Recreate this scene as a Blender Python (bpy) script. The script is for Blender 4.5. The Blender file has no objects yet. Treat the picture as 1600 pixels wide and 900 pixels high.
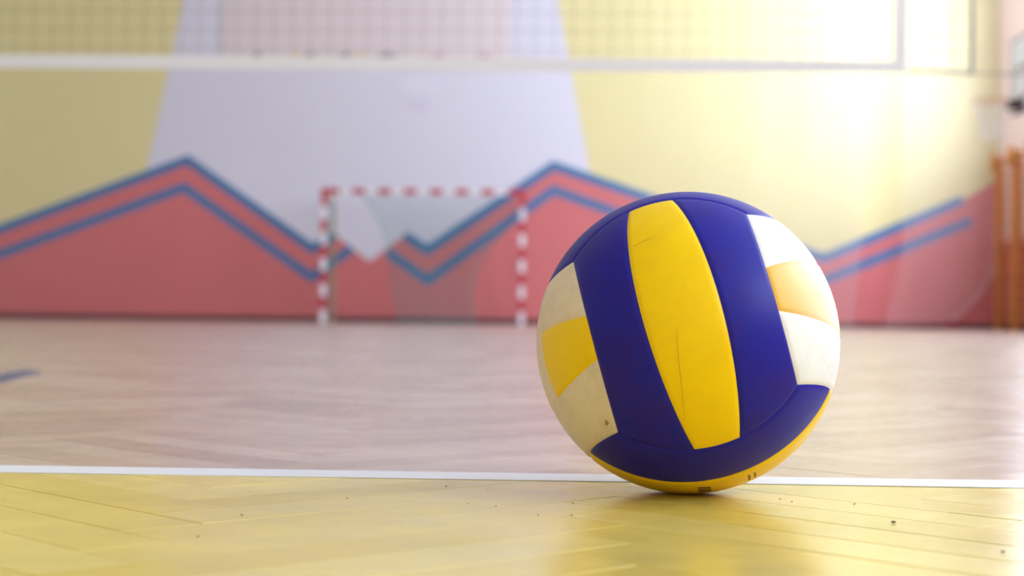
import bpy, bmesh, math, random
from mathutils import Vector, Matrix
from mathutils.geometry import tessellate_polygon
random.seed(7)
scene = bpy.context.scene
COL = scene.collection

# ------------------------------------------------------------------ camera
YAW, PITCH, ROLL = 0.0361, math.atan(45 / 2443.0), 0.0115
cam_data = bpy.data.cameras.new('camera')
cam = bpy.data.objects.new('camera', cam_data)
COL.objects.link(cam)
fw = Vector((-math.sin(YAW) * math.cos(PITCH), math.cos(YAW) * math.cos(PITCH), math.sin(PITCH)))
rt = Vector((math.cos(YAW), math.sin(YAW), 0))
up = rt.cross(fw)
r2 = rt * math.cos(ROLL) + up * math.sin(ROLL)
u2 = up * math.cos(ROLL) - rt * math.sin(ROLL)
cam.matrix_world = Matrix(((r2.x, u2.x, -fw.x, 0), (r2.y, u2.y, -fw.y, 0), (r2.z, u2.z, -fw.z, 0.121), (0, 0, 0, 1)))
cam_data.sensor_width = 36.0
cam_data.lens = 36.0 * 2443 / 1600
cam_data.clip_start = 0.02
cam_data.dof.use_dof = True
cam_data.dof.focus_distance = 1.06
cam_data.dof.aperture_fstop = 6.6
scene.camera = cam

# ------------------------------------------------------------------ light
world = bpy.data.worlds.new('sky')
scene.world = world
world.use_nodes = True
wb = world.node_tree.nodes['Background']
wb.inputs['Color'].default_value = (0.80, 0.90, 1.0, 1)
wb.inputs['Strength'].default_value = 2.0

ROOM_X0, ROOM_X1, ROOM_Y0, ROOM_Y1, ROOM_H = -12.5, 6.87, -5.0, 25.3, 7.2
WINDOWS = [(-3.6, -0.2), (2.0, 5.4), (7.6, 11.0), (13.2, 16.6), (19.8, 23.6)]   # along the right wall
WIN_POWER = [540, 450, 400, 560, 930]
SILL, HEAD = 3.1, 6.5


def daylight(y0, y1, power):
    """daylight that falls in through one window of the right wall"""
    l = bpy.data.lights.new('daylight', 'AREA')
    l.shape = 'RECTANGLE'
    l.size = HEAD - SILL - 0.1
    l.size_y = y1 - y0 - 0.1
    l.energy = power
    l.color = (0.76, 0.875, 1.0)
    o = bpy.data.objects.new('daylight', l)
    COL.objects.link(o)
    o.location = (ROOM_X1 + 0.34, (y0 + y1) / 2, (SILL + HEAD) / 2)
    o.rotation_euler = (0, math.radians(90), 0)
    return o


for (a, b), pw in zip(WINDOWS, WIN_POWER):
    daylight(a, b, pw)

vs = scene.view_settings
vs.view_transform = 'Standard'
vs.look = 'None'
vs.gamma = 1.0
vs.use_curve_mapping = False
vs.exposure = 0.05
scene.cycles.use_denoising = True
scene.cycles.max_bounces = 6
scene.cycles.diffuse_bounces = 4
scene.cycles.glossy_bounces = 3

# ------------------------------------------------------------------ helpers


def lin(r, g, b):
    f = lambda c: (c / 255 / 12.92) if c / 255 <= 0.04045 else ((c / 255 + 0.055) / 1.055) ** 2.4
    return (f(r), f(g), f(b), 1.0)


def mat(name, col, rough=0.5, metal=0.0, spec=0.5, noise=0.0, nscale=8.0, bump=0.0, bscale=200.0):
    m = bpy.data.materials.new(name)
    m.use_nodes = True
    nt = m.node_tree
    b = nt.nodes['Principled BSDF']
    b.inputs['Roughness'].default_value = rough
    b.inputs['Metallic'].default_value = metal
    b.inputs['Specular IOR Level'].default_value = spec
    tc = nt.nodes.new('ShaderNodeTexCoord')
    n = nt.nodes.new('ShaderNodeTexNoise')
    n.inputs['Scale'].default_value = nscale
    n.inputs['Detail'].default_value = 2
    nt.links.new(tc.outputs['Object'], n.inputs['Vector'])
    mx = nt.nodes.new('ShaderNodeMix')
    mx.data_type = 'RGBA'
    mx.inputs[6].default_value = tuple(c * (1 - noise) for c in col[:3]) + (1,)
    mx.inputs[7].default_value = tuple(min(1, c * (1 + noise)) for c in col[:3]) + (1,)
    nt.links.new(n.outputs['Fac'], mx.inputs[0])
    nt.links.new(mx.outputs[2], b.inputs['Base Color'])
    if bump:
        n2 = nt.nodes.new('ShaderNodeTexNoise')
        n2.inputs['Scale'].default_value = bscale
        nt.links.new(tc.outputs['Object'], n2.inputs['Vector'])
        bp = nt.nodes.new('ShaderNodeBump')
        bp.inputs['Strength'].default_value = bump
        bp.inputs['Distance'].default_value = 0.001
        nt.links.new(n2.outputs['Fac'], bp.inputs['Height'])
        nt.links.new(bp.outputs['Normal'], b.inputs['Normal'])
    return m


def tag(o, label=None, cat=None, group=None, kind=None):
    if label: o['label'] = label
    if cat: o['category'] = cat
    if group: o['group'] = group
    if kind: o['kind'] = kind
    return o


def obj(name, bm, material, parent=None, smooth=False, loc=None):
    me = bpy.data.meshes.new(name)
    bmesh.ops.recalc_face_normals(bm, faces=bm.faces)
    bm.to_mesh(me)
    bm.free()
    if smooth:
        for p in me.polygons: p.use_smooth = True
    if material: me.materials.append(material)
    o = bpy.data.objects.new(name, me)
    COL.objects.link(o)
    if parent: o.parent = parent
    if loc: o.location = loc
    return o


def empty(name, loc, rot=None):
    o = bpy.data.objects.new(name, None)
    o.empty_display_size = 0.1
    COL.objects.link(o)
    o.location = loc
    if rot: o.rotation_euler = rot
    return o


def box(bm, x0, x1, y0, y1, z0, z1):
    v = [bm.verts.new((x, y, z)) for z in (z0, z1) for y in (y0, y1) for x in (x0, x1)]
    for f in ((0, 1, 3, 2), (4, 5, 7, 6), (0, 1, 5, 4), (2, 3, 7, 6), (0, 2, 6, 4), (1, 3, 7, 5)):
        bm.faces.new([v[i] for i in f])
    return bm


def B(*a):
    return box(bmesh.new(), *a)


def tube(bm, pts, r, n=8, closed=False):
    pts = [Vector(p) for p in pts]
    rings = []
    N = len(pts)
    ref = None
    for i, p in enumerate(pts):
        a = pts[(i - 1) % N] if (closed or i > 0) else p
        c = pts[(i + 1) % N] if (closed or i < N - 1) else p
        t = (c - a).normalized()
        if ref is None:
            ref = Vector((0, 0, 1)) if abs(t.z) < 0.9 else Vector((1, 0, 0))
        e1 = t.cross(ref)
        if e1.length < 1e-4:
            e1 = t.cross(Vector((0, 1, 0)))
        e1.normalize()
        e2 = t.cross(e1)
        ref = -e2 if False else ref
        rings.append([bm.verts.new(p + (e1 * math.cos(k * 2 * math.pi / n) + e2 * math.sin(k * 2 * math.pi / n)) * r) for k in range(n)])
    for i in range(N if closed else N - 1):
        A, Bq = rings[i], rings[(i + 1) % N]
        for k in range(n):
            bm.faces.new((A[k], A[(k + 1) % n], Bq[(k + 1) % n], Bq[k]))
    if not closed:
        bm.faces.new(rings[0]); bm.faces.new(rings[-1][::-1])
    return bm


def T(pts, r, n=8, closed=False):
    return tube(bmesh.new(), pts, r, n, closed)


def slab_xz(poly, y_front, y_back):
    """polygon in (x, z), given a real thickness along y"""
    bm = bmesh.new()
    a = [bm.verts.new((x, y_front, z)) for x, z in poly]
    b = [bm.verts.new((x, y_back, z)) for x, z in poly]
    for t in tessellate_polygon([[Vector((x, z, 0)) for x, z in poly]]):
        bm.faces.new([a[i] for i in t]); bm.faces.new([b[i] for i in t[::-1]])
    n = len(poly)
    for i in range(n):
        bm.faces.new((a[i], a[(i + 1) % n], b[(i + 1) % n], b[i]))
    return bm


def ribbon(pts, w):
    """outline of a mitred stripe along (x, z) points"""
    P = [Vector(p) for p in pts]
    L, R = [], []
    for i, p in enumerate(P):
        d1 = (P[i] - P[i - 1]).normalized() if i > 0 else None
        d2 = (P[i + 1] - P[i]).normalized() if i < len(P) - 1 else None
        d1 = d1 or d2; d2 = d2 or d1
        n1, n2 = Vector((-d1.y, d1.x)), Vector((-d2.y, d2.x))
        m = (n1 + n2).normalized()
        k = w / 2 / max(0.3, m.dot(n1))
        L.append(tuple(p + m * k)); R.append(tuple(p - m * k))
    return L, R


def stripe(pts, w, y_front, y_back):
    L, R = ribbon(pts, w)
    bm = bmesh.new()
    v = [[bm.verts.new((q[0], y, q[1])) for q in side] for side in (L, R) for y in (y_front, y_back)]
    Lf, Lb, Rf, Rb = v
    for i in range(len(pts) - 1):
        bm.faces.new((Lf[i], Lf[i + 1], Rf[i + 1], Rf[i])); bm.faces.new((Lb[i], Rb[i], Rb[i + 1], Lb[i + 1]))
        bm.faces.new((Lf[i], Lb[i], Lb[i + 1], Lf[i + 1])); bm.faces.new((Rf[i], Rf[i + 1], Rb[i + 1], Rb[i]))
    bm.faces.new((Lf[0], Rf[0], Rb[0], Lb[0])); bm.faces.new((Lf[-1], Lb[-1], Rb[-1], Rf[-1]))
    return bm


# ------------------------------------------------------------------ materials
M_YELLOW_WALL = mat('yellow_wall_paint', lin(222, 211, 160), 0.5, spec=0.4, noise=0.03, nscale=1.2, bump=0.1, bscale=60)
M_LAVENDER = mat('lavender_wall_paint', lin(215, 213, 230), 0.4, spec=0.4, noise=0.02, nscale=1.0)
M_RED = mat('coral_red_wall_paint', lin(207, 115, 119), 0.42, spec=0.4, noise=0.05, nscale=1.5)
M_BLUE = mat('blue_stripe_paint', lin(70, 118, 170), 0.4, spec=0.4, noise=0.04, nscale=2)
M_PINK_WALL = mat('pink_wall_paint', lin(248, 228, 236), 0.6, spec=0.3, noise=0.03, nscale=1)
M_CREAM = mat('cream_wall_paint', lin(236, 230, 214), 0.7, spec=0.3, noise=0.02, nscale=1)
M_CEIL = mat('ceiling_white', lin(240, 238, 232), 0.8, spec=0.2, noise=0.02, nscale=1)
M_BASE = mat('dark_baseboard_paint', lin(96, 58, 66), 0.5, noise=0.08, nscale=4)
M_SUB = mat('dark_subfloor', lin(58, 40, 22), 0.9, spec=0.1, noise=0.2, nscale=20)
M_WHITE_LINE = mat('white_line_paint', lin(226, 228, 240), 0.32, noise=0.03, nscale=30)
M_BLUE_LINE = mat('blue_line_paint', lin(70, 74, 122), 0.35, noise=0.1, nscale=30)
M_WHITE_METAL = mat('white_metal', lin(226, 222, 236), 0.4, noise=0.02)
M_GOAL_RED = mat('red_band_paint', lin(186, 50, 66), 0.4, noise=0.04)
M_RUNNER = mat('dark_runner', lin(84, 66, 82), 0.6, noise=0.1)
M_OCHRE = mat('ochre_tube', lin(190, 160, 110), 0.5, noise=0.06)
M_GREEN_NET = mat('green_net_cord', lin(44, 138, 138), 0.8, spec=0.1, noise=0.1)
M_NET_CORD = mat('brown_net_cord', lin(128, 106, 84), 0.8, spec=0.1, noise=0.15)
M_EDGE_CORD = mat('grey_edge_cord', lin(120, 118, 124), 0.7, spec=0.1, noise=0.1)
M_WHITE_CORD = mat('white_cord', lin(226, 226, 226), 0.8, spec=0.1, noise=0.05)
M_HEM = mat('pale_hem', lin(204, 168, 176), 0.8, spec=0.1, noise=0.05)
M_POST = mat('steel_post', lin(170, 172, 176), 0.35, metal=0.6, noise=0.05)
M_WOOD = mat('orange_wood', lin(212, 140, 76), 0.45, noise=0.15, nscale=6)
M_BOARD = mat('white_board', lin(226, 232, 250), 0.4, noise=0.02)
M_DARK = mat('dark_iron', lin(62, 26, 34), 0.5, metal=0.2, noise=0.1)
M_RIM = mat('orange_rim', lin(196, 112, 60), 0.4, noise=0.05)
M_BANNER = mat('pale_pink_banner', lin(222, 210, 215), 0.8, spec=0.1, noise=0.03, nscale=2)
M_PAPER = mat('white_paper', lin(219, 218, 234), 0.8, spec=0.1, noise=0.01)
M_PAPER2 = mat('pale_pink_paper', lin(212, 206, 226), 0.8, spec=0.1, noise=0.01)
M_SIGN_DARK = mat('dark_violet_print', lin(110, 98, 118), 0.8, noise=0.1)
M_SIGN_YEL = mat('yellow_print', lin(224, 196, 124), 0.8, noise=0.1)
M_SIGN_PINK = mat('dusky_pink_print', lin(196, 150, 166), 0.8, noise=0.1)
M_FRAME = mat('window_frame_white', lin(240, 240, 240), 0.5, noise=0.02)
M_GRIT = mat('dark_grit', lin(60, 44, 26), 0.9, noise=0.3, nscale=300)


def glass_mat():
    m = bpy.data.materials.new('window_glass')
    m.use_nodes = True
    nt = m.node_tree
    nt.nodes.remove(nt.nodes['Principled BSDF'])
    tr = nt.nodes.new('ShaderNodeBsdfTransparent')
    gl = nt.nodes.new('ShaderNodeBsdfGlossy')
    gl.inputs['Roughness'].default_value = 0.03
    mx = nt.nodes.new('ShaderNodeMixShader')
    mx.inputs[0].default_value = 0.06
    nt.links.new(tr.outputs[0], mx.inputs[1]); nt.links.new(gl.outputs[0], mx.inputs[2])
    nt.links.new(mx.outputs[0], nt.nodes['Material Output'].inputs['Surface'])
    return m


def sheer_haze_mat():
    """sheer white veil: window haze painted as thin opacity, with soft vertical pleats"""
    m = bpy.data.materials.new('sheer_white_haze')
    m.use_nodes = True
    nt = m.node_tree
    nt.nodes.remove(nt.nodes['Principled BSDF'])
    tr = nt.nodes.new('ShaderNodeBsdfTransparent')
    df = nt.nodes.new('ShaderNodeBsdfDiffuse'); df.inputs['Color'].default_value = (0.85, 0.82, 0.88, 1)
    tl = nt.nodes.new('ShaderNodeBsdfTranslucent'); tl.inputs['Color'].default_value = (0.85, 0.82, 0.88, 1)
    ad = nt.nodes.new('ShaderNodeMixShader'); ad.inputs[0].default_value = 0.4
    nt.links.new(df.outputs[0], ad.inputs[1]); nt.links.new(tl.outputs[0], ad.inputs[2])
    tc = nt.nodes.new('ShaderNodeTexCoord')
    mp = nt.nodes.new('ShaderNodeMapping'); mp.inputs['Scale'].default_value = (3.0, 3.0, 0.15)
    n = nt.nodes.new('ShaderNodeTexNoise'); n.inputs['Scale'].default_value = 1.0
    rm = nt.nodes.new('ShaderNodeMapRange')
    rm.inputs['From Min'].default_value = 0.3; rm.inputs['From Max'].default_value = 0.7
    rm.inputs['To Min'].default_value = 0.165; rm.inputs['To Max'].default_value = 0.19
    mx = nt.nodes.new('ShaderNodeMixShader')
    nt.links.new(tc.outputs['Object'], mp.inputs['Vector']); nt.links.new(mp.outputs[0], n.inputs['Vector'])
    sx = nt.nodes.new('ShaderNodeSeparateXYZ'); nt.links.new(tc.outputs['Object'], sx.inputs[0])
    dn = nt.nodes.new('ShaderNodeMapRange')          # the painted haze fades out to the left
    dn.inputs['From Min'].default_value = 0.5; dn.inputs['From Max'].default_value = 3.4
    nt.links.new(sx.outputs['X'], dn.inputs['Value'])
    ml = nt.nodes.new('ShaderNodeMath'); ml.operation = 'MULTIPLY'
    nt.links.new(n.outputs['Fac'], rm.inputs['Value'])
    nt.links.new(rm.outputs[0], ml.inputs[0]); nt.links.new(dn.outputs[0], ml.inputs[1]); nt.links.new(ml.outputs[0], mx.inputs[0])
    nt.links.new(tr.outputs[0], mx.inputs[1]); nt.links.new(ad.outputs[0], mx.inputs[2])
    nt.links.new(mx.outputs[0], nt.nodes['Material Output'].inputs['Surface'])
    return m


LINE_Y0, LINE_Y1 = 1.158, 1.210


def parquet_mat(name, per_object):
    """lacquered parquet; the blocks in front of the white line are painted yellow"""
    m = bpy.data.materials.new(name)
    m.use_nodes = True
    nt = m.node_tree
    N, Lk = nt.nodes.new, nt.links.new
    b = nt.nodes['Principled BSDF']
    geo = N('ShaderNodeNewGeometry')
    if per_object:
        src = N('ShaderNodeObjectInfo').outputs['Random']
    else:
        at = N('ShaderNodeAttribute'); at.attribute_name = 'plank_tone'
        src = at.outputs['Fac']
    # wood tone per block
    wood = N('ShaderNodeValToRGB')
    wood.color_ramp.elements[0].color = lin(176, 148, 138)
    wood.color_ramp.elements[1].color = lin(202, 178, 168)
    e = wood.color_ramp.elements.new(0.5); e.color = lin(190, 164, 152)
    Lk(src, wood.inputs[0])
    yel = N('ShaderNodeValToRGB')
    yel.color_ramp.elements[0].color = lin(220, 193, 88)
    yel.color_ramp.elements[1].color = lin(231, 207, 116)
    Lk(src, yel.inputs[0])
    sep = N('ShaderNodeSeparateXYZ'); Lk(geo.outputs['Position'], sep.inputs[0])
    gt = N('ShaderNodeMath'); gt.operation = 'GREATER_THAN'; gt.inputs[1].default_value = (LINE_Y0 + LINE_Y1) / 2
    Lk(sep.outputs['Y'], gt.inputs[0])
    base = N('ShaderNodeMix'); base.data_type = 'RGBA'
    Lk(gt.outputs[0], base.inputs[0]); Lk(yel.outputs[0], base.inputs[6]); Lk(wood.outputs[0], base.inputs[7])
    # grain and wear
    n1 = N('ShaderNodeTexNoise'); n1.inputs['Scale'].default_value = 7; n1.inputs['Detail'].default_value = 6
    Lk(geo.outputs['Position'], n1.inputs['Vector'])
    wr = N('ShaderNodeMapRange'); wr.inputs['From Min'].default_value = 0.3; wr.inputs['From Max'].default_value = 0.75
    wr.inputs['To Min'].default_value = 0.88; wr.inputs['To Max'].default_value = 1.1
    Lk(n1.outputs['Fac'], wr.inputs['Value'])
    mul = N('ShaderNodeMix'); mul.data_type = 'RGBA'; mul.blend_type = 'MULTIPLY'; mul.inputs[0].default_value = 1
    Lk(base.outputs[2], mul.inputs[6]); Lk(wr.outputs[0], mul.inputs[7])
    Lk(mul.outputs[2], b.inputs['Base Color'])
    # lacquer: uneven gloss, long soft ripples, fine scratches
    n2 = N('ShaderNodeTexNoise'); n2.inputs['Scale'].default_value = 22; n2.inputs['Detail'].default_value = 5
    Lk(geo.outputs['Position'], n2.inputs['Vector'])
    rr = N('ShaderNodeMapRange'); rr.inputs['From Min'].default_value = 0.3; rr.inputs['From Max'].default_value = 0.7
    rr.inputs['To Min'].default_value = 0.19; rr.inputs['To Max'].default_value = 0.26
    Lk(n2.outputs['Fac'], rr.inputs['Value']); Lk(rr.outputs[0], b.inputs['Roughness'])
    b.inputs['Specular IOR Level'].default_value = 0.9
    n3 = N('ShaderNodeTexNoise'); n3.inputs['Scale'].default_value = 9; n3.inputs['Detail'].default_value = 2
    Lk(geo.outputs['Position'], n3.inputs['Vector'])
    n4 = N('ShaderNodeTexNoise'); n4.inputs['Scale'].default_value = 160; n4.inputs['Detail'].default_value = 3
    Lk(geo.outputs['Position'], n4.inputs['Vector'])
    ma = N('ShaderNodeMath'); ma.operation = 'MULTIPLY_ADD'; ma.inputs[1].default_value = 0.06
    Lk(n4.outputs['Fac'], ma.inputs[0]); Lk(n3.outputs['Fac'], ma.inputs[2])
    bp = N('ShaderNodeBump'); bp.inputs['Strength'].default_value = 0.11; bp.inputs['Distance'].default_value = 0.002
    Lk(ma.outputs[0], bp.inputs['Height']); Lk(bp.outputs['Normal'], b.inputs['Normal'])
    return m




def tape_mat():
    """woven white tape: lets some light through from behind"""
    m = bpy.data.materials.new('white_net_tape')
    m.use_nodes = True
    nt = m.node_tree
    nt.nodes.remove(nt.nodes['Principled BSDF'])
    tc = nt.nodes.new('ShaderNodeTexCoord')
    n = nt.nodes.new('ShaderNodeTexNoise'); n.inputs['Scale'].default_value = 40
    nt.links.new(tc.outputs['Object'], n.inputs['Vector'])
    cr = nt.nodes.new('ShaderNodeValToRGB')
    cr.color_ramp.elements[0].color = lin(242, 241, 244); cr.color_ramp.elements[1].color = lin(250, 249, 251)
    nt.links.new(n.outputs['Fac'], cr.inputs[0])
    df = nt.nodes.new('ShaderNodeBsdfDiffuse'); tl = nt.nodes.new('ShaderNodeBsdfTranslucent')
    nt.links.new(cr.outputs[0], df.inputs['Color']); nt.links.new(cr.outputs[0], tl.inputs['Color'])
    mx = nt.nodes.new('ShaderNodeMixShader'); mx.inputs[0].default_value = 0.28
    nt.links.new(df.outputs[0], mx.inputs[1]); nt.links.new(tl.outputs[0], mx.inputs[2])
    nt.links.new(mx.outputs[0], nt.nodes['Material Output'].inputs['Surface'])
    return m


M_TAPE = tape_mat()
M_PLANK = parquet_mat('parquet_block', True)
M_PARQUET = parquet_mat('parquet_field', False)
M_GLASS = glass_mat()
M_SHEER_HAZE = sheer_haze_mat()


def ball_mat(name, col, dirt_col, dirt=0.35, fade=None, rough=0.42):
    """synthetic leather; fade = (z_from, z_to, other colour): where the print runs out along the panel"""
    m = bpy.data.materials.new(name)
    m.use_nodes = True
    nt = m.node_tree
    N, Lk = nt.nodes.new, nt.links.new
    b = nt.nodes['Principled BSDF']
    tc = N('ShaderNodeTexCoord')
    out = None
    if fade:
        sp = N('ShaderNodeSeparateXYZ'); Lk(tc.outputs['Object'], sp.inputs[0])
        mr = N('ShaderNodeMapRange'); mr.inputs['From Min'].default_value = fade[0]; mr.inputs['From Max'].default_value = fade[1]
        Lk(sp.outputs['Z'], mr.inputs['Value'])
        fm = N('ShaderNodeMix'); fm.data_type = 'RGBA'
        fm.inputs[6].default_value = fade[2]; fm.inputs[7].default_value = col
        Lk(mr.outputs[0], fm.inputs[0]); out = fm.outputs[2]
    n = N('ShaderNodeTexNoise'); n.inputs['Scale'].default_value = 32; n.inputs['Detail'].default_value = 8
    n.inputs['Roughness'].default_value = 0.65
    Lk(tc.outputs['Object'], n.inputs['Vector'])
    mr2 = N('ShaderNodeMapRange'); mr2.inputs['From Min'].default_value = 0.45; mr2.inputs['From Max'].default_value = 0.8
    mr2.inputs['To Max'].default_value = dirt
    Lk(n.outputs['Fac'], mr2.inputs['Value'])
    dm = N('ShaderNodeMix'); dm.data_type = 'RGBA'
    Lk(mr2.outputs[0], dm.inputs[0])
    if out is None: dm.inputs[6].default_value = col
    else: Lk(out, dm.inputs[6])
    dm.inputs[7].default_value = dirt_col
    Lk(dm.outputs[2], b.inputs['Base Color'])
    b.inputs['Roughness'].default_value = rough
    b.inputs['Specular IOR Level'].default_value = 0.22
    n2 = N('ShaderNodeTexNoise'); n2.inputs['Scale'].default_value = 700
    Lk(tc.outputs['Object'], n2.inputs['Vector'])
    bp = N('ShaderNodeBump'); bp.inputs['Strength'].default_value = 0.12; bp.inputs['Distance'].default_value = 0.0006
    Lk(n2.outputs['Fac'], bp.inputs['Height']); Lk(bp.outputs['Normal'], b.inputs['Normal'])
    return m


# ------------------------------------------------------------------ the hall
fl = tag(obj('floor', B(ROOM_X0, ROOM_X1, ROOM_Y0, ROOM_Y1, -0.2, -0.006), M_SUB), 'herringbone parquet floor, yellow in front of the white line', kind='structure')

# herringbone: blocks of L x W, the zigzag runs along y
PL, PW, SEAM_X, SEAM_Y = 0.345, 0.052, -0.209, 0.012
S2 = math.sqrt(0.5)
p_ax, q_ax = Vector((S2, S2, 0)), Vector((-S2, S2, 0))


def block_mesh(name, gap, chamfer=0.0006):
    bm = bmesh.new()
    hl, hw = PL / 2 - gap / 2, PW / 2 - gap / 2
    top = [bm.verts.new((x * (hl - chamfer), y * (hw - chamfer), 0)) for x, y in ((-1, -1), (1, -1), (1, 1), (-1, 1))]
    mid = [bm.verts.new((x * hl, y * hw, -chamfer)) for x, y in ((-1, -1), (1, -1), (1, 1), (-1, 1))]
    bot = [bm.verts.new((x * hl, y * hw, -0.0058)) for x, y in ((-1, -1), (1, -1), (1, 1), (-1, 1))]
    bm.faces.new(top)
    for i in range(4):
        j = (i + 1) % 4
        bm.faces.new((mid[i], mid[j], top[j], top[i])); bm.faces.new((bot[i], bot[j], mid[j], mid[i]))
    me = bpy.data.meshes.new(name)
    bm.to_mesh(me); bm.free()
    me.materials.append(M_PLANK)
    return me


blocks = [block_mesh('plank_tight', 0.0002, 0.0002), block_mesh('plank', 0.0004, 0.0003), block_mesh('plank_loose', 0.0014, 0.0006)]
fv, ff, ft = [], [], []
near = 0
KMAX = int((ROOM_Y1 - ROOM_Y0) / (PW * 2 * S2)) + 12
for col in range(-26, 16):
    cx = SEAM_X + col * PL * 2 * S2
    if cx < ROOM_X0 - PL or cx > ROOM_X1 + PL: continue
    for k in range(-8, KMAX):
        o_ = Vector((cx, ROOM_Y0 + SEAM_Y + k * PW * 2 * S2, 0))
        for kind in (0, 1):
            if kind == 0:
                c = o_ + p_ax * (PL / 2) + q_ax * (PW / 2); ang = math.pi / 4
            else:
                c = o_ + p_ax * (PW / 2) + q_ax * (PW + PL / 2); ang = math.pi * 3 / 4
            if not (ROOM_X0 + 0.01 < c.x < ROOM_X1 - 0.01 and ROOM_Y0 + 0.01 < c.y < ROOM_Y1 - 0.01): continue
            a = abs(c.x + c.y * 0.036)
            if 0.62 < c.y < 3.0 and a < 0.345 * c.y + 0.12:
                o = bpy.data.objects.new('plank', blocks[random.choices((0, 1, 2), (1, 2, 7) if kind == 1 and 0.8 < c.y < 1.16 and c.x < 0.25 else (6, 3, 1.6))[0]])
                COL.objects.link(o)
                o.parent = fl
                o.location = c + Vector((0, 0, random.uniform(-0.0001, 0.0001)))
                o.rotation_euler = (random.gauss(0, 0.0010), random.gauss(0, 0.0004), ang)
                near += 1
                continue
            d1, d2 = Vector((math.cos(ang), math.sin(ang), 0)), Vector((-math.sin(ang), math.cos(ang), 0))
            g = random.choice((0.0001, 0.0002, 0.0004))
            i0 = len(fv)
            tx, ty = random.gauss(0, 0.0008), random.gauss(0, 0.0004)
            for sx, sy in ((-1, -1), (1, -1), (1, 1), (-1, 1)):
                q = c + d1 * sx * (PL / 2 - g) + d2 * sy * (PW / 2 - g)
                q.x = min(max(q.x, ROOM_X0), ROOM_X1); q.y = min(max(q.y, ROOM_Y0), ROOM_Y1)
                q.z = sy * PW / 2 * tx + sx * PL / 2 * ty
                fv.append(tuple(q))
            ff.append((i0, i0 + 1, i0 + 2, i0 + 3)); ft.append(random.random())
me = bpy.data.meshes.new('parquet')
me.from_pydata(fv, [], ff)
at = me.attributes.new('plank_tone', 'FLOAT', 'FACE')
at.data.foreach_set('value', ft)
me.materials.append(M_PARQUET)
pq = bpy.data.objects.new('parquet', me)
COL.objects.link(pq)
pq.parent = fl
pq['kind'] = 'stuff'
print('near planks', near, 'field', len(ff))

tag(obj('court_line', B(ROOM_X0 + 0.5, ROOM_X1 - 0.4, LINE_Y0, LINE_Y1, 0.0001, 0.0005), M_WHITE_LINE, fl), 'thin white painted court line')
bm = bmesh.new()
vv = [bm.verts.new(p) for p in ((-0.86, 2.10, 0.0006), (-0.96, 2.10, 0.0006), (-1.125, 3.20, 0.0006), (-1.035, 3.06, 0.0006))]
bm.faces.new(vv)
r = bmesh.ops.extrude_face_region(bm, geom=bm.faces[:])
bmesh.ops.translate(bm, verts=[g for g in r['geom'] if isinstance(g, bmesh.types.BMVert)], vec=(0, 0, -0.0006))
tag(obj('court_line', bm, M_BLUE_LINE, fl), 'dark blue painted court line end')

# walls
wall_back = tag(obj('wall_back', B(ROOM_X0 - 0.3, ROOM_X1 + 0.3, ROOM_Y1, ROOM_Y1 + 0.3, -0.2, ROOM_H), M_YELLOW_WALL), 'yellow end wall painted with a lavender field and a coral zigzag', kind='structure')
tag(obj('wall_left', B(ROOM_X0 - 0.3, ROOM_X0, ROOM_Y0, ROOM_Y1, -0.2, ROOM_H), M_CREAM), kind='structure')
tag(obj('wall_front', B(ROOM_X0 - 0.3, ROOM_X1 + 0.3, ROOM_Y0 - 0.3, ROOM_Y0, -0.2, ROOM_H), M_CREAM), kind='structure')
tag(obj('ceiling', B(ROOM_X0 - 0.3, ROOM_X1 + 0.3, ROOM_Y0 - 0.3, ROOM_Y1 + 0.3, ROOM_H, ROOM_H + 0.2), M_CEIL), kind='structure')
bm = bmesh.new()
X0, X1 = ROOM_X1, ROOM_X1 + 0.3
box(bm, X0, X1, ROOM_Y0, ROOM_Y1, -0.2, SILL)
box(bm, X0, X1, ROOM_Y0, ROOM_Y1, HEAD, ROOM_H)
ys = [ROOM_Y0] + [v for w in WINDOWS for v in w] + [ROOM_Y1]
for i in range(0, len(ys), 2): box(bm, X0, X1, ys[i], ys[i + 1], SILL, HEAD)
wall_right = tag(obj('wall_right', bm, M_PINK_WALL), 'pale pink side wall with a row of high windows', kind='structure')
obj('painted_dado', B(X0 - 0.003, X0, ROOM_Y0, ROOM_Y1, 0.0, 1.40), M_RED, wall_right)
for i, (a, b) in enumerate(WINDOWS):
    w = tag(empty('window_%d' % (i + 1), (X0 + 0.15, (a + b) / 2, SILL)), kind='structure')
    h, hw = HEAD - SILL, (b - a) / 2
    bm = bmesh.new()
    for y0, y1, z0, z1 in ((-hw, hw, 0, 0.08), (-hw, hw, h - 0.08, h), (-hw, -hw + 0.08, 0.08, h - 0.08), (hw - 0.08, hw, 0.08, h - 0.08)):
        box(bm, -0.05, 0.05, y0, y1, z0, z1)
    obj('window_frame', bm, M_FRAME, w)
    for y in (-hw / 3, hw / 3): obj('mullion', B(-0.035, 0.035, y - 0.03, y + 0.03, 0.08, h - 0.08), M_FRAME, w)
    edges = [-hw + 0.08, -hw / 3 - 0.03, -hw / 3 + 0.03, hw / 3 - 0.03, hw / 3 + 0.03, hw - 0.08]
    for j in (0, 2, 4): obj('pane', B(-0.004, 0.004, edges[j], edges[j + 1], 0.08, h - 0.08), M_GLASS, w)
    obj('window_sill', B(-0.22, -0.05, -hw - 0.05, hw + 0.05, -0.04, 0.0), M_FRAME, w)
tag(obj('baseboard_back', B(ROOM_X0, ROOM_X1, ROOM_Y1 - 0.025, ROOM_Y1, 0.0, 0.09), M_BASE), kind='structure')
tag(obj('baseboard_right', B(ROOM_X1 - 0.02, ROOM_X1, ROOM_Y0, ROOM_Y1 - 0.025, 0.0, 0.09), M_BASE), kind='structure')

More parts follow.
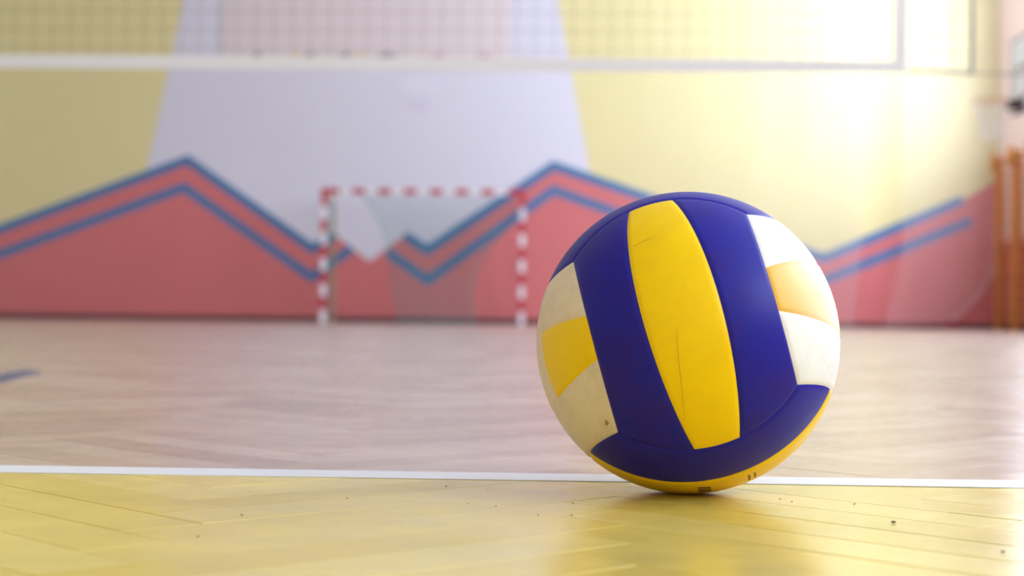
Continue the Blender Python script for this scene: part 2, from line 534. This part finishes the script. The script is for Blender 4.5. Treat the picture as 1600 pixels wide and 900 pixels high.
# painted mural on the end wall
W = ROOM_Y1
obj('lavender_field', slab_xz([(-7.24, 0.85), (0.64, 0.85), (-0.585, 7.15), (-5.965, 7.15)], W - 0.002, W), M_LAVENDER, wall_back)
upL = [(-12.4, 0.305), (-9.326, 1.462), (-6.243, 2.622), (-4.17, 1.19), (-3.80, 1.42)]
upR = [(-2.671, 1.421), (-2.293, 1.186), (-0.262, 2.576), (4.11, 1.12), (6.314, 2.083)]
loL = [(-11.9, 0.10), (-9.319, 1.053), (-6.29, 2.171), (-4.177, 0.729), (-3.525, 1.204)]
loR = [(-2.95, 1.158), (-2.287, 0.697), (-0.258, 2.181), (3.95, 0.70), (6.448, 1.745)]
red = upL + [(-3.24, 0.99)] + upR + [(ROOM_X1, 2.42), (ROOM_X1, 0.0), (-12.4, 0.0)]
obj('coral_field', slab_xz(red, W - 0.004, W), M_RED, wall_back)
for pts in (upL, loL, upR, loR):
    obj('blue_stripe', stripe(pts, 0.15, W - 0.006, W), M_BLUE, wall_back)

# ------------------------------------------------------------------ the volleyball
R = 0.105
c3 = 1 / math.sqrt(3)
rotm = Matrix(((0.96108, -0.25076, -0.11590), (-0.04873, 0.25908, -0.96463), (0.27192, 0.93274, 0.23677)))
ball = empty('volleyball', (0.083, 1.096, R - 0.0004))
ball.rotation_euler = rotm.to_euler()
tag(ball, 'blue, yellow and white leather volleyball resting on the yellow floor', 'volleyball')
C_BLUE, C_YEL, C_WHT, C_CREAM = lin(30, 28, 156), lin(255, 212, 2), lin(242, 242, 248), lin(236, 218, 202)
B_BLUE = ball_mat('ball_blue', C_BLUE, lin(58, 16, 104), 0.6)
B_YEL = ball_mat('ball_yellow', C_YEL, lin(226, 178, 10), 0.35)
B_WHT = ball_mat('ball_white', C_WHT, lin(206, 202, 206), 0.5)
B_CREAM = ball_mat('ball_grubby_shaded_white', C_CREAM, lin(170, 140, 96), 0.4)  # left panels: real grime plus warm floor-bounce shade painted into the cream
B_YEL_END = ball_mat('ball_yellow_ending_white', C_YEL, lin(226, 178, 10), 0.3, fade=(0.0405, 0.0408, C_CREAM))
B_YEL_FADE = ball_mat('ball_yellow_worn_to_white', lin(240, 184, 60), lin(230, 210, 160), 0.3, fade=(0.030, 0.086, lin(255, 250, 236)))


def coons(bot, top, left, right, n, m):
    """bot/top: u->point, left/right: v->point"""
    P00, P10, P01, P11 = bot(0), bot(1), top(0), top(1)
    g = []
    for j in range(m + 1):
        v = 0.5 - 0.5 * math.cos(math.pi * j / m) if 0 < j < m else j / m
        v = 0.6 * v + 0.4 * j / m
        row = []
        for i in range(n + 1):
            u = 0.6 * (0.5 - 0.5 * math.cos(math.pi * i / n)) + 0.4 * i / n
            p = (1 - v) * bot(u) + v * top(u) + (1 - u) * left(v) + u * right(v) - ((1 - u) * (1 - v) * P00 + u * (1 - v) * P10 + (1 - u) * v * P01 + u * v * P11)
            row.append(p.normalized())
        g.append(row)
    return g


RATIO = 0.25


def on_x(y, s=1): return Vector((s * c3, y, math.sqrt(max(0, 1 - c3 * c3 - y * y))))


def on_z(x, s): return Vector((x, s * math.sqrt(1 - c3 * c3 - x * x), c3))


XI = RATIO * c3
TI = math.atan2(math.sqrt(1 - c3 * c3 - XI * XI), c3 * math.sqrt(1 + RATIO * RATIO))


def inner(v, s):
    th = TI * (2 * v - 1)
    ph = s * math.atan(RATIO)
    return Vector((math.cos(th) * math.sin(ph), math.sin(th), math.cos(th) * math.cos(ph)))


def panel_grid(strip):
    if strip == 0:
        return coons(lambda u: on_z(-XI + 2 * XI * u, -1), lambda u: on_z(-XI + 2 * XI * u, 1), lambda v: inner(v, -1), lambda v: inner(v, 1), 22, 56)
    s = strip
    xo = lambda u: s * (XI + (c3 - XI) * u)
    return coons(lambda u: on_z(xo(u), -1), lambda u: on_z(xo(u), 1), lambda v: inner(v, s), lambda v: on_x(c3 * (2 * v - 1), s), 20, 52)


def panel(name, strip, face, sign, material, label=None):
    g = panel_grid(strip)
    m_, n_ = len(g) - 1, len(g[0]) - 1
    edge = [g[0][i] for i in range(n_ + 1)] + [g[m_][i] for i in range(n_ + 1)] + [g[j][0] for j in range(m_ + 1)] + [g[j][n_] for j in range(m_ + 1)]
    bm = bmesh.new()
    vs_ = []
    for j, row in enumerate(g):
        rv = []
        for i, p in enumerate(row):
            if j in (0, m_) or i in (0, n_): d = 0.0
            else: d = min((p - e_).length for e_ in edge) * R
            rad = R - 0.0009 * math.exp(-(d / 0.0014) ** 2)
            q = p
            if face == 'y': q = Vector((p.y, p.z, p.x))      # across z, along x, main y
            elif face == 'x': q = Vector((p.z, p.x, p.y))    # across y, along z, main x
            rv.append(bm.verts.new(q * (rad * sign)))
        vs_.append(rv)
    for j in range(m_):
        for i in range(n_):
            bm.faces.new((vs_[j][i], vs_[j][i + 1], vs_[j + 1][i + 1], vs_[j + 1][i]))
    o = obj(name, bm, material, ball, smooth=True)
    # normals outward
    me = o.data
    if me.polygons[len(me.polygons) // 2].normal.dot(me.polygons[len(me.polygons) // 2].center) < 0: me.flip_normals()
    if label: o['label'] = label
    return o


for sign in (1, -1):
    panel('panel', 0, 'z', sign, B_YEL, 'yellow centre panel' if sign > 0 else None)
    for s in (-1, 1): panel('panel', s, 'z', sign, B_BLUE)
    panel('panel', 0, 'y', sign, B_YEL)
    for s in (-1, 1): panel('panel', s, 'y', sign, B_BLUE)
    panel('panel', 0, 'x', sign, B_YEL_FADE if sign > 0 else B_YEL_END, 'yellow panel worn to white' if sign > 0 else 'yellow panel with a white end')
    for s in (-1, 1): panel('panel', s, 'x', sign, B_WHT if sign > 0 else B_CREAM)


def on_ball(p, lift=0.00015):
    return Vector(p).normalized() * (R + lift)


def ball_strip(name, pts, w, material, label=None, sub=6):
    P = []
    for a, b in zip(pts[:-1], pts[1:]):
        for t in range(sub): P.append(Vector(a).lerp(Vector(b), t / sub).normalized())
    P.append(Vector(pts[-1]).normalized())
    bm = bmesh.new()
    prev = None
    for i, p in enumerate(P):
        t = (P[min(i + 1, len(P) - 1)] - P[max(i - 1, 0)]).normalized()
        n = p.cross(t)
        k = w / 2 / R * (0.35 + 0.65 * math.sin(math.pi * (i + 0.5) / len(P)))
        cur = (bm.verts.new(on_ball(p + n * k)), bm.verts.new(on_ball(p - n * k)))
        if prev: bm.faces.new((prev[0], prev[1], cur[1], cur[0]))
        prev = cur
    o = obj(name, bm, material, ball)
    if label: o['label'] = label
    return o


M_CREASE2 = mat('faint_crease', lin(206, 156, 20), 0.7, noise=0.1, nscale=100)
M_CRACK = mat('dark_crease', lin(180, 134, 20), 0.8, noise=0.2, nscale=100)
M_PRINT = mat('brown_print', lin(84, 52, 22), 0.7, noise=0.2, nscale=200)
M_SCUFF = mat('brown_scuff', lin(168, 132, 76), 0.9, noise=0.3, nscale=300)
ball_strip('crease', [(-0.0548, -0.134, 0.9895), (-0.072, -0.1962, 0.9779), (-0.095, -0.3055, 0.9474), (-0.123, -0.4844, 0.8662), (-0.1564, -0.6477, 0.7457)], 0.0003, M_CRACK, 'thin dark crease down the yellow panel')
ball_strip('crease', [(-0.184, 0.4777, 0.859), (-0.1096, 0.4941, 0.8624), (-0.0384, 0.4985, 0.8661)], 0.0005, M_CREASE2)
# small worn print on the lower yellow panel
ax, dz = (-0.18, -0.105), 0.0
for z0, z1 in ((0.125, 0.155), (0.075, 0.105), (0.02, 0.06)):
    bm = bmesh.new()
    q = [bm.verts.new(on_ball((x, -math.sqrt(1 - x * x - z * z), z))) for x, z in ((-0.185, z0), (-0.105, z0 - 0.02), (-0.105, z1 - 0.02), (-0.185, z1))]
    bm.faces.new(q)
    obj('printed_mark', bm, M_PRINT, ball)
rnd = random.Random(3)
for cx in (0.150, 0.188):
    for r_ in range(5):
        z = 0.135 - r_ * 0.028
        x0 = cx - 0.011 + rnd.uniform(0, 0.006); x1 = cx + 0.011 - rnd.uniform(0, 0.006)
        bm = bmesh.new()
        q = [bm.verts.new(on_ball((x, -math.sqrt(1 - x * x - zz * zz), zz))) for x, zz in ((x0, z), (x1, z), (x1, z + 0.014), (x0, z + 0.014))]
        bm.faces.new(q)
        obj('printed_mark', bm, M_PRINT, ball)
for a, b in (((-0.6309, -0.4828, 0.6074), (-0.6089, -0.5096, 0.6079)), ((-0.6209, -0.4928, 0.607), (-0.636, -0.508, 0.580)), ((-0.611, -0.503, 0.612), (-0.630, -0.515, 0.58)), ((-0.628, -0.49, 0.603), (-0.617, -0.511, 0.6))):
    ball_strip('scuff', [a, b], 0.0012, M_SCUFF, sub=4)

# ------------------------------------------------------------------ volleyball net
NY = 8.3
net = empty('volleyball_net', (0, NY, 0))
tag(net, 'brown mesh volleyball net edged with white tape, hanging across the hall', 'net')
NX0, NX1, NZ0, NZ1 = -7.40, 2.114, 1.445, 2.43
bm = bmesh.new()
nx = round((NX1 - NX0) / 0.1)
for i in range(1, nx):
    x = NX0 + (NX1 - NX0) * i / nx
    tube(bm, [(x, 0, NZ0), (x, 0, NZ1)], 0.0014, 4)
nz = 10
for j in range(1, nz):
    z = NZ0 + (NZ1 - NZ0) * j / nz
    tube(bm, [(NX0, 0.0, z), (NX1, 0.0, z)], 0.0014, 4)
mo = obj('net_mesh', bm, M_NET_CORD, net)
mo['kind'] = 'stuff'
# white tape along the bottom with a rounded corner, turning up the side
rc = 0.026
tw = 0.068
outer = [(-7.40, 1.431), (1.775 - rc, 1.431)]
for k in range(1, 7):
    a = -math.pi / 2 + k / 6 * math.pi / 2
    outer.append((1.775 - rc + rc * math.cos(a), 1.431 + rc + rc * math.sin(a)))
outer += [(1.775, 2.37), (1.705, 2.37), (1.705, 1.431 + tw - 0.002), (-7.40, 1.431 + tw + 0.01)]
obj('tape', slab_xz(outer, -0.004, 0.004), M_TAPE, net)['label'] = 'white bottom and side tape with a rounded corner'
obj('tape', B(NX0, NX1, -0.005, 0.005, 2.37, 2.44), M_TAPE, net)
obj('edge_cord', T([(1.775, 0, 1.443), (NX1, 0, 1.431)], 0.009, 6), M_EDGE_CORD, net)
obj('edge_cord', T([(NX1, 0, 1.425), (NX1, 0, 2.44)], 0.010, 6), M_EDGE_CORD, net)
obj('tie_rope', T([(NX1, 0, 1.432), (2.775, 0, 1.418)], 0.004, 6), M_EDGE_CORD, net)
obj('tie_rope', T([(NX1, 0, 2.41), (2.775, 0, 2.41)], 0.005, 6), M_EDGE_CORD, net)
obj('tie_rope', T([(NX0, 0, 1.445), (-7.975, 0, 1.43)], 0.004, 6), M_EDGE_CORD, net)
obj('tie_rope', T([(NX0, 0, 2.41), (-7.975, 0, 2.41)], 0.005, 6), M_EDGE_CORD, net)
for x, side in ((2.82, 'right'), (-8.02, 'left')):
    p = empty('net_post', (x, NY, 0))
    tag(p, 'round steel post holding up the %s end of the net' % side, 'post', 'posts of the volleyball net')
    obj('pole', T([(0, 0, 0.02), (0, 0, 2.50)], 0.04, 20), M_POST, p, smooth=False)
    obj('base_plate', T([(0, 0, 0.001), (0, 0, 0.02)], 0.11, 24), M_POST, p)
    obj('winch', B(-0.05, 0.05, -0.085, -0.038, 1.0, 1.16), M_DARK, p)
    obj('cap', T([(0, 0, 2.50), (0, 0, 2.52)], 0.044, 20), M_DARK, p)

# ------------------------------------------------------------------ handball goal
GY = 24.1
goal = empty('handball_goal', (0, GY, 0))
tag(goal, 'handball goal with red and white banded posts and a green net', 'goal')


def sq(bm, x0, x1, z0, z1, d=0.04):
    return box(bm, x0, x1, -d, d, z0, z1)


GX0, GX1, GT = -3.84, -0.68, 2.08
for x in (GX0, GX1 - 0.08):
    post = obj('goal_post', sq(bmesh.new(), x, x + 0.08, 0.0, GT - 0.08), M_WHITE_METAL, goal)
    z = GT - 0.28
    obj('red_band', sq(bmesh.new(), x - 0.001, x + 0.081, z, GT - 0.0805, 0.041), M_GOAL_RED, post)
    z -= 0.2
    while z > 0.1:
        obj('red_band', sq(bmesh.new(), x - 0.001, x + 0.081, z - 0.2, z, 0.041), M_GOAL_RED, post)
        z -= 0.4
bar = obj('crossbar', sq(bmesh.new(), GX0, GX1, GT - 0.08, GT), M_WHITE_METAL, goal)
obj('red_band', sq(bmesh.new(), GX0 - 0.001, GX0 + 0.28, GT - 0.081, GT + 0.001, 0.041), M_GOAL_RED, bar)
obj('red_band', sq(bmesh.new(), GX1 - 0.28, GX1 + 0.001, GT - 0.081, GT + 0.001, 0.041), M_GOAL_RED, bar)
for k in range(6):
    x = GX0 + 0.48 + 0.4 * k
    obj('red_band', sq(bmesh.new(), x, x + 0.2, GT - 0.081, GT + 0.001, 0.041), M_GOAL_RED, bar)
for x in (GX0 + 0.06, GX1 - 0.06):
    obj('back_stay', T([(x, 0.04, GT - 0.05), (x, 0.72, GT - 0.08), (x, 0.86, GT - 0.20), (x, 1.0, 0.06)], 0.019, 8), M_OCHRE, goal)
    obj('side_runner', T([(x, 0.04, 0.03), (x, 1.0, 0.03)], 0.019, 8), M_OCHRE, goal)
obj('rear_runner', T([(GX0 + 0.06, 1.0, 0.03), (GX1 - 0.06, 1.0, 0.03)], 0.022, 8), M_RUNNER, goal)


def interp(tab, t):
    for (t0, v0), (t1, v1) in zip(tab[:-1], tab[1:]):
        if t <= t1:
            f = (t - t0) / (t1 - t0)
            return v0 + (v1 - v0) * f
    return tab[-1][1]


# the net hangs from the bar and is gathered into a funnel towards the floor
left_e = [(0.02, -2.61), (0.5, -2.73), (1.05, -2.84), (1.25, -2.86), (1.45, -2.90), (1.70, -3.02), (1.90, -3.15), (2.03, -3.26)]
right_e = [(0.02, -1.47), (0.5, -1.50), (0.85, -1.44), (1.15, -1.28), (1.40, -1.08), (1.65, -0.87), (1.85, -0.76), (2.03, -0.73)]


def net_pt(u, v):
    z = 0.02 + 2.01 * v
    xl, xr = interp(left_e, z), interp(right_e, z)
    x = xl + (xr - xl) * u
    y = 0.05 + 0.55 * math.sin(math.pi * min(1, (1 - v) * 0.9 + 0.05)) * (0.6 + 0.4 * math.sin(math.pi * u)) + 0.03 * math.sin(u * 40)
    return Vector((x, y, z))


bm = bmesh.new()
NU, NV = 46, 40
for i in range(NU + 1):
    r_ = 0.009 if i in (0, NU) else 0.0026
    tube(bm, [net_pt(i / NU, j / NV) for j in range(NV + 1)], r_, 3)
for j in range(NV + 1):
    r_ = 0.006 if j in (0, NV) else 0.0026
    tube(bm, [net_pt(i / NU, j / NV) for i in range(NU + 1)], r_, 3)
gn = obj('goal_net', bm, M_GREEN_NET, goal)
gn['label'] = 'green cord net hanging gathered'
gn['kind'] = 'stuff'
# a side pocket of net tied to the left stay
bm = bmesh.new()
for i in range(15):
    y = 0.06 + 0.9 * i / 14
    tube(bm, [(GX0 + 0.06 + 0.02 * math.sin(i), y, 0.03), (GX0 + 0.07 + 0.02 * math.sin(i * 2), y, GT - 0.1 - 0.1 * (i / 14) ** 3)], 0.0022, 3)
for j in range(28):
    z = 0.08 + 0.066 * j
    tube(bm, [(GX0 + 0.07, 0.05, z), (GX0 + 0.08, 0.5, z - 0.02), (GX0 + 0.07, 0.95, z)], 0.0022, 3)
sn = obj('side_net', bm, M_GREEN_NET, goal)
sn['kind'] = 'stuff'

# ------------------------------------------------------------------ basketball hoop on the side wall
HY, HZ, HX = 20.9, 3.05, 5.57
hoop = empty('basketball_hoop', (HX, HY, HZ))
tag(hoop, 'small white basketball backboard with orange rim, set out from the pink wall', 'basketball hoop')
bx = 0.40
board = obj('backboard', B(bx, bx + 0.03, -0.45, 0.45, -0.12, 0.86), M_BOARD, hoop)
M_BLUE_EDGE = mat('blue_board_edge', lin(96, 104, 150), 0.5, noise=0.05)
bm = bmesh.new()
for y0, y1, z0, z1 in ((-0.47, 0.47, -0.14, -0.10), (-0.47, 0.47, 0.85, 0.88), (-0.47, -0.44, -0.10, 0.85), (0.44, 0.47, -0.10, 0.85)):
    box(bm, bx - 0.004, bx + 0.04, y0, y1, z0, z1)
obj('board_frame', bm, M_BLUE_EDGE, board)
bm = bmesh.new()
for y0, y1, z0, z1 in ((-0.28, 0.28, 0.03, 0.07), (-0.28, 0.28, 0.44, 0.48), (-0.28, -0.24, 0.07, 0.44), (0.24, 0.28, 0.07, 0.44)):
    box(bm, bx - 0.003, bx, y0, y1, z0, z1)
obj('target_square', bm, M_DARK, board)
obj('rim', T([(0.225 * math.cos(a * math.pi / 16), 0.225 * math.sin(a * math.pi / 16), 0) for a in range(32)], 0.010, 8, True), M_RIM, hoop, smooth=True)
bm = B(0.22, bx, -0.07, 0.07, -0.10, 0.015)
box(bm, bx - 0.03, bx, -0.12, 0.12, -0.16, 0.05)
obj('rim_bracket', bm, M_DARK, hoop)
bm = bmesh.new()
for k in range(12):
    for s in (1, -1):
        pts = []
        for t in range(9):
            f = t / 8
            rr_ = 0.225 - 0.11 * f ** 0.7
            a = 2 * math.pi * k / 12 + s * f * 1.3
            pts.append((rr_ * math.cos(a), rr_ * math.sin(a), -0.01 - 0.5 * f))
        tube(bm, pts, 0.005, 4)
obj('hoop_net', bm, M_WHITE_CORD, hoop)['kind'] = 'stuff'
for y in (-0.3, 0.3):
    for z in (0.05, 0.65):
        obj('wall_arm', T([(bx + 0.03, y * 0.7, z), (ROOM_X1 - HX - 0.02, y, z)], 0.02, 8), M_DARK, hoop)
obj('wall_plate', B(ROOM_X1 - HX - 0.03, ROOM_X1 - HX - 0.004, -0.4, 0.4, -0.02, 0.75), M_DARK, hoop)

# ------------------------------------------------------------------ wall bars
def wall_bars(y0, y1, label):
    w = empty('wall_bars', (ROOM_X1, (y0 + y1) / 2, 0))
    tag(w, label, 'wall bars', 'wooden wall bars on the side wall')
    hw = (y1 - y0) / 2
    for y in (-hw, hw - 0.04):
        obj('upright', B(-0.15, -0.022, y, y + 0.04, 0.0, 2.72), M_WOOD, w)
    for k in range(14):
        z = 0.18 + 0.185 * k
        x = -0.11 if k < 13 else -0.19
        obj('rung', T([(x, -hw + 0.02, z), (x, hw - 0.02, z)], 0.018, 8), M_WOOD, w)
    obj('top_arm', B(-0.22, -0.10, -hw, -hw + 0.04, 2.50, 2.78), M_WOOD, w)
    obj('top_arm', B(-0.22, -0.10, hw - 0.04, hw, 2.50, 2.78), M_WOOD, w)
    return w


wall_bars(24.02, 24.95, 'orange wooden wall bars in the far corner, nearest the end wall')
wall_bars(23.02, 23.95, 'orange wooden wall bars, second from the end wall')

# ------------------------------------------------------------------ sheer curtains before the end wall, added to carry window haze
CY = 24.95


def curtain(name, left, right, z_top, label, hem=None):
    """left/right: (z, x) tables of the two edges"""
    c = empty(name, (0, CY, 0))
    tag(c, label, 'haze curtain', 'sheer curtains added as haze before the end wall')
    bm = bmesh.new()
    nu, nv = 40, 40
    zb = left[0][0]
    grid = []
    for j in range(nv + 1):
        row = []
        for i in range(nu + 1):
            u = i / nu
            zbot = interp(hem, u) if hem else zb
            z = zbot + (z_top - zbot) * (j / nv) ** 1.5
            x = interp(left, z) + (interp(right, z) - interp(left, z)) * u
            row.append(bm.verts.new((x, 0.02 * math.sin(u * 30), z)))
        grid.append(row)
    bottom = [v.co.copy() for v in grid[0]]
    for j in range(nv):
        for i in range(nu):
            bm.faces.new((grid[j][i], grid[j][i + 1], grid[j + 1][i + 1], grid[j + 1][i]))
    obj('haze_cloth', bm, M_SHEER_HAZE, c, smooth=True)
    obj('curtain_rail', T([(left[-1][1] - 0.1, 0, z_top + 0.02), (right[-1][1] + 0.02, 0, z_top + 0.02)], 0.02, 8), M_WHITE_METAL, c)
    for xx in (left[-1][1], right[-1][1] - 0.1):
        obj('rail_bracket', B(xx - 0.02, xx + 0.02, 0, ROOM_Y1 - CY, z_top + 0.02, z_top + 0.05), M_WHITE_METAL, c)
    return c, bottom


curtain('haze_curtain', [(0.02, 0.5), (6.0, 0.5)], [(0.02, 4.53), (2.57, 4.73), (6.0, 4.75)], 6.0, 'sheer white curtain added as window haze, directly behind the ball')
c2, bottom = curtain('haze_curtain', [(0.02, 4.98), (1.15, 5.28), (6.0, 5.30)], [(0.02, 6.75), (6.0, 6.78)], 6.0, 'sheer white curtain added as window haze by the wall bars, with a swept up hem',
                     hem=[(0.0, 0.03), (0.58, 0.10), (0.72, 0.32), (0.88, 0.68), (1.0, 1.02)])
obj('hem_cord', T(bottom[22:], 0.016, 6), M_HEM, c2)  # pale streak along the lower edge of the added haze
wt = empty('sand_weight', (6.03, CY - 0.17, 0))
tag(wt, 'small dark red weight on the floor under the swept curtain hem', 'weight')
prof = [(0.0, 0.0), (0.10, 0.005), (0.12, 0.05), (0.09, 0.12), (0.03, 0.15), (0.0, 0.152)]
bm = bmesh.new()
rings = []
for r_, z in prof[1:-1]:
    rings.append([bm.verts.new((r_ * math.cos(k * math.pi / 8), r_ * 0.8 * math.sin(k * math.pi / 8), z)) for k in range(16)])
for A, Bq in zip(rings[:-1], rings[1:]):
    for k in range(16): bm.faces.new((A[k], A[(k + 1) % 16], Bq[(k + 1) % 16], Bq[k]))
bm.faces.new(rings[0][::-1]); bm.faces.new(rings[-1])
obj('bag', bm, mat('maroon_cloth', lin(140, 40, 66), 0.8, noise=0.1), wt, smooth=True)
obj('tie', T([(0, 0, 0.145), (0.0, 0.0, 0.19)], 0.02, 8), M_PAPER2, wt)

# ------------------------------------------------------------------ on the lavender field: banner and notices
bn = empty('banner', (-3.33, ROOM_Y1 - 0.006, 4.16))
tag(bn, 'large pale pink banner on the lavender field, seen through the net', 'banner')
obj('cloth', B(-2.35, 2.34, -0.010, 0.0, 0.0, 1.75), M_BANNER, bn)
dots = [(404, M_SIGN_DARK, 0.10), (465, M_SIGN_YEL, 0.09), (486, M_SIGN_DARK, 0.11), (541, M_SIGN_DARK, 0.11), (562, M_SIGN_YEL, 0.10), (607, M_SIGN_DARK, 0.19), (686, M_SIGN_PINK, 0.16), (757, M_SIGN_PINK, 0.15)]
for px, m_, hw in dots:
    x = (px - 350) / (797 - 350) * 4.69 - 2.35
    poly = [(x + hw * math.cos(a * math.pi / 8), 0.12 + 0.095 * math.sin(a * math.pi / 8)) for a in range(16)]
    obj('printed_spot', slab_xz(poly, -0.012, -0.010), m_, bn)
tag(obj('paper_notice', slab_xz([(-0.3, 0), (0.3, 0), (0.3, 0.26), (-0.3, 0.26)], -0.004, 0), M_PAPER, loc=(-2.48, ROOM_Y1 - 0.0025, 3.73)), 'faint white sheet taped on the lavender wall above the goal', 'notice')
tag(obj('paper_notice', slab_xz([(-0.17, 0), (0.17, 0), (0.17, 0.2), (-0.17, 0.2)], -0.004, 0), M_PAPER2, loc=(-2.48, ROOM_Y1 - 0.0025, 3.44)), 'small pale pink sheet below the white sheet on the lavender wall', 'notice')

# ------------------------------------------------------------------ grit lying on the floor
bm = bmesh.new()
grit = [(0.1958, 0.9453, 0.0011), (-0.1939, 0.9321, 0.0006), (-0.1983, 0.839, 0.0006), (-0.1435, 1.0247, 0.0005), (-0.085, 1.1067, 0.0006), (-0.0446, 0.996, 0.0004), (-0.0632, 1.0072, 0.0004), (-0.0547, 1.0904, 0.0004), (0.1893, 1.0371, 0.0006), (0.1496, 1.046, 0.0005), (0.1438, 1.0598, 0.0005), (0.2294, 0.8321, 0.0009), (0.0043, 1.0161, 0.0005), (0.0034, 0.9571, 0.0005), (-0.0169, 0.9546, 0.0004)]
for x, y, s in grit:
    r = bmesh.ops.create_icosphere(bm, subdivisions=1, radius=s)
    for v in r['verts']:
        v.co = Vector((x + v.co.x * 1.6, y + v.co.y, 0.0003 + (v.co.z + s) * 0.6))
tag(obj('floor_grit', bm, M_GRIT), 'dark specks of grit scattered on the yellow floor', 'grit', kind='stuff')
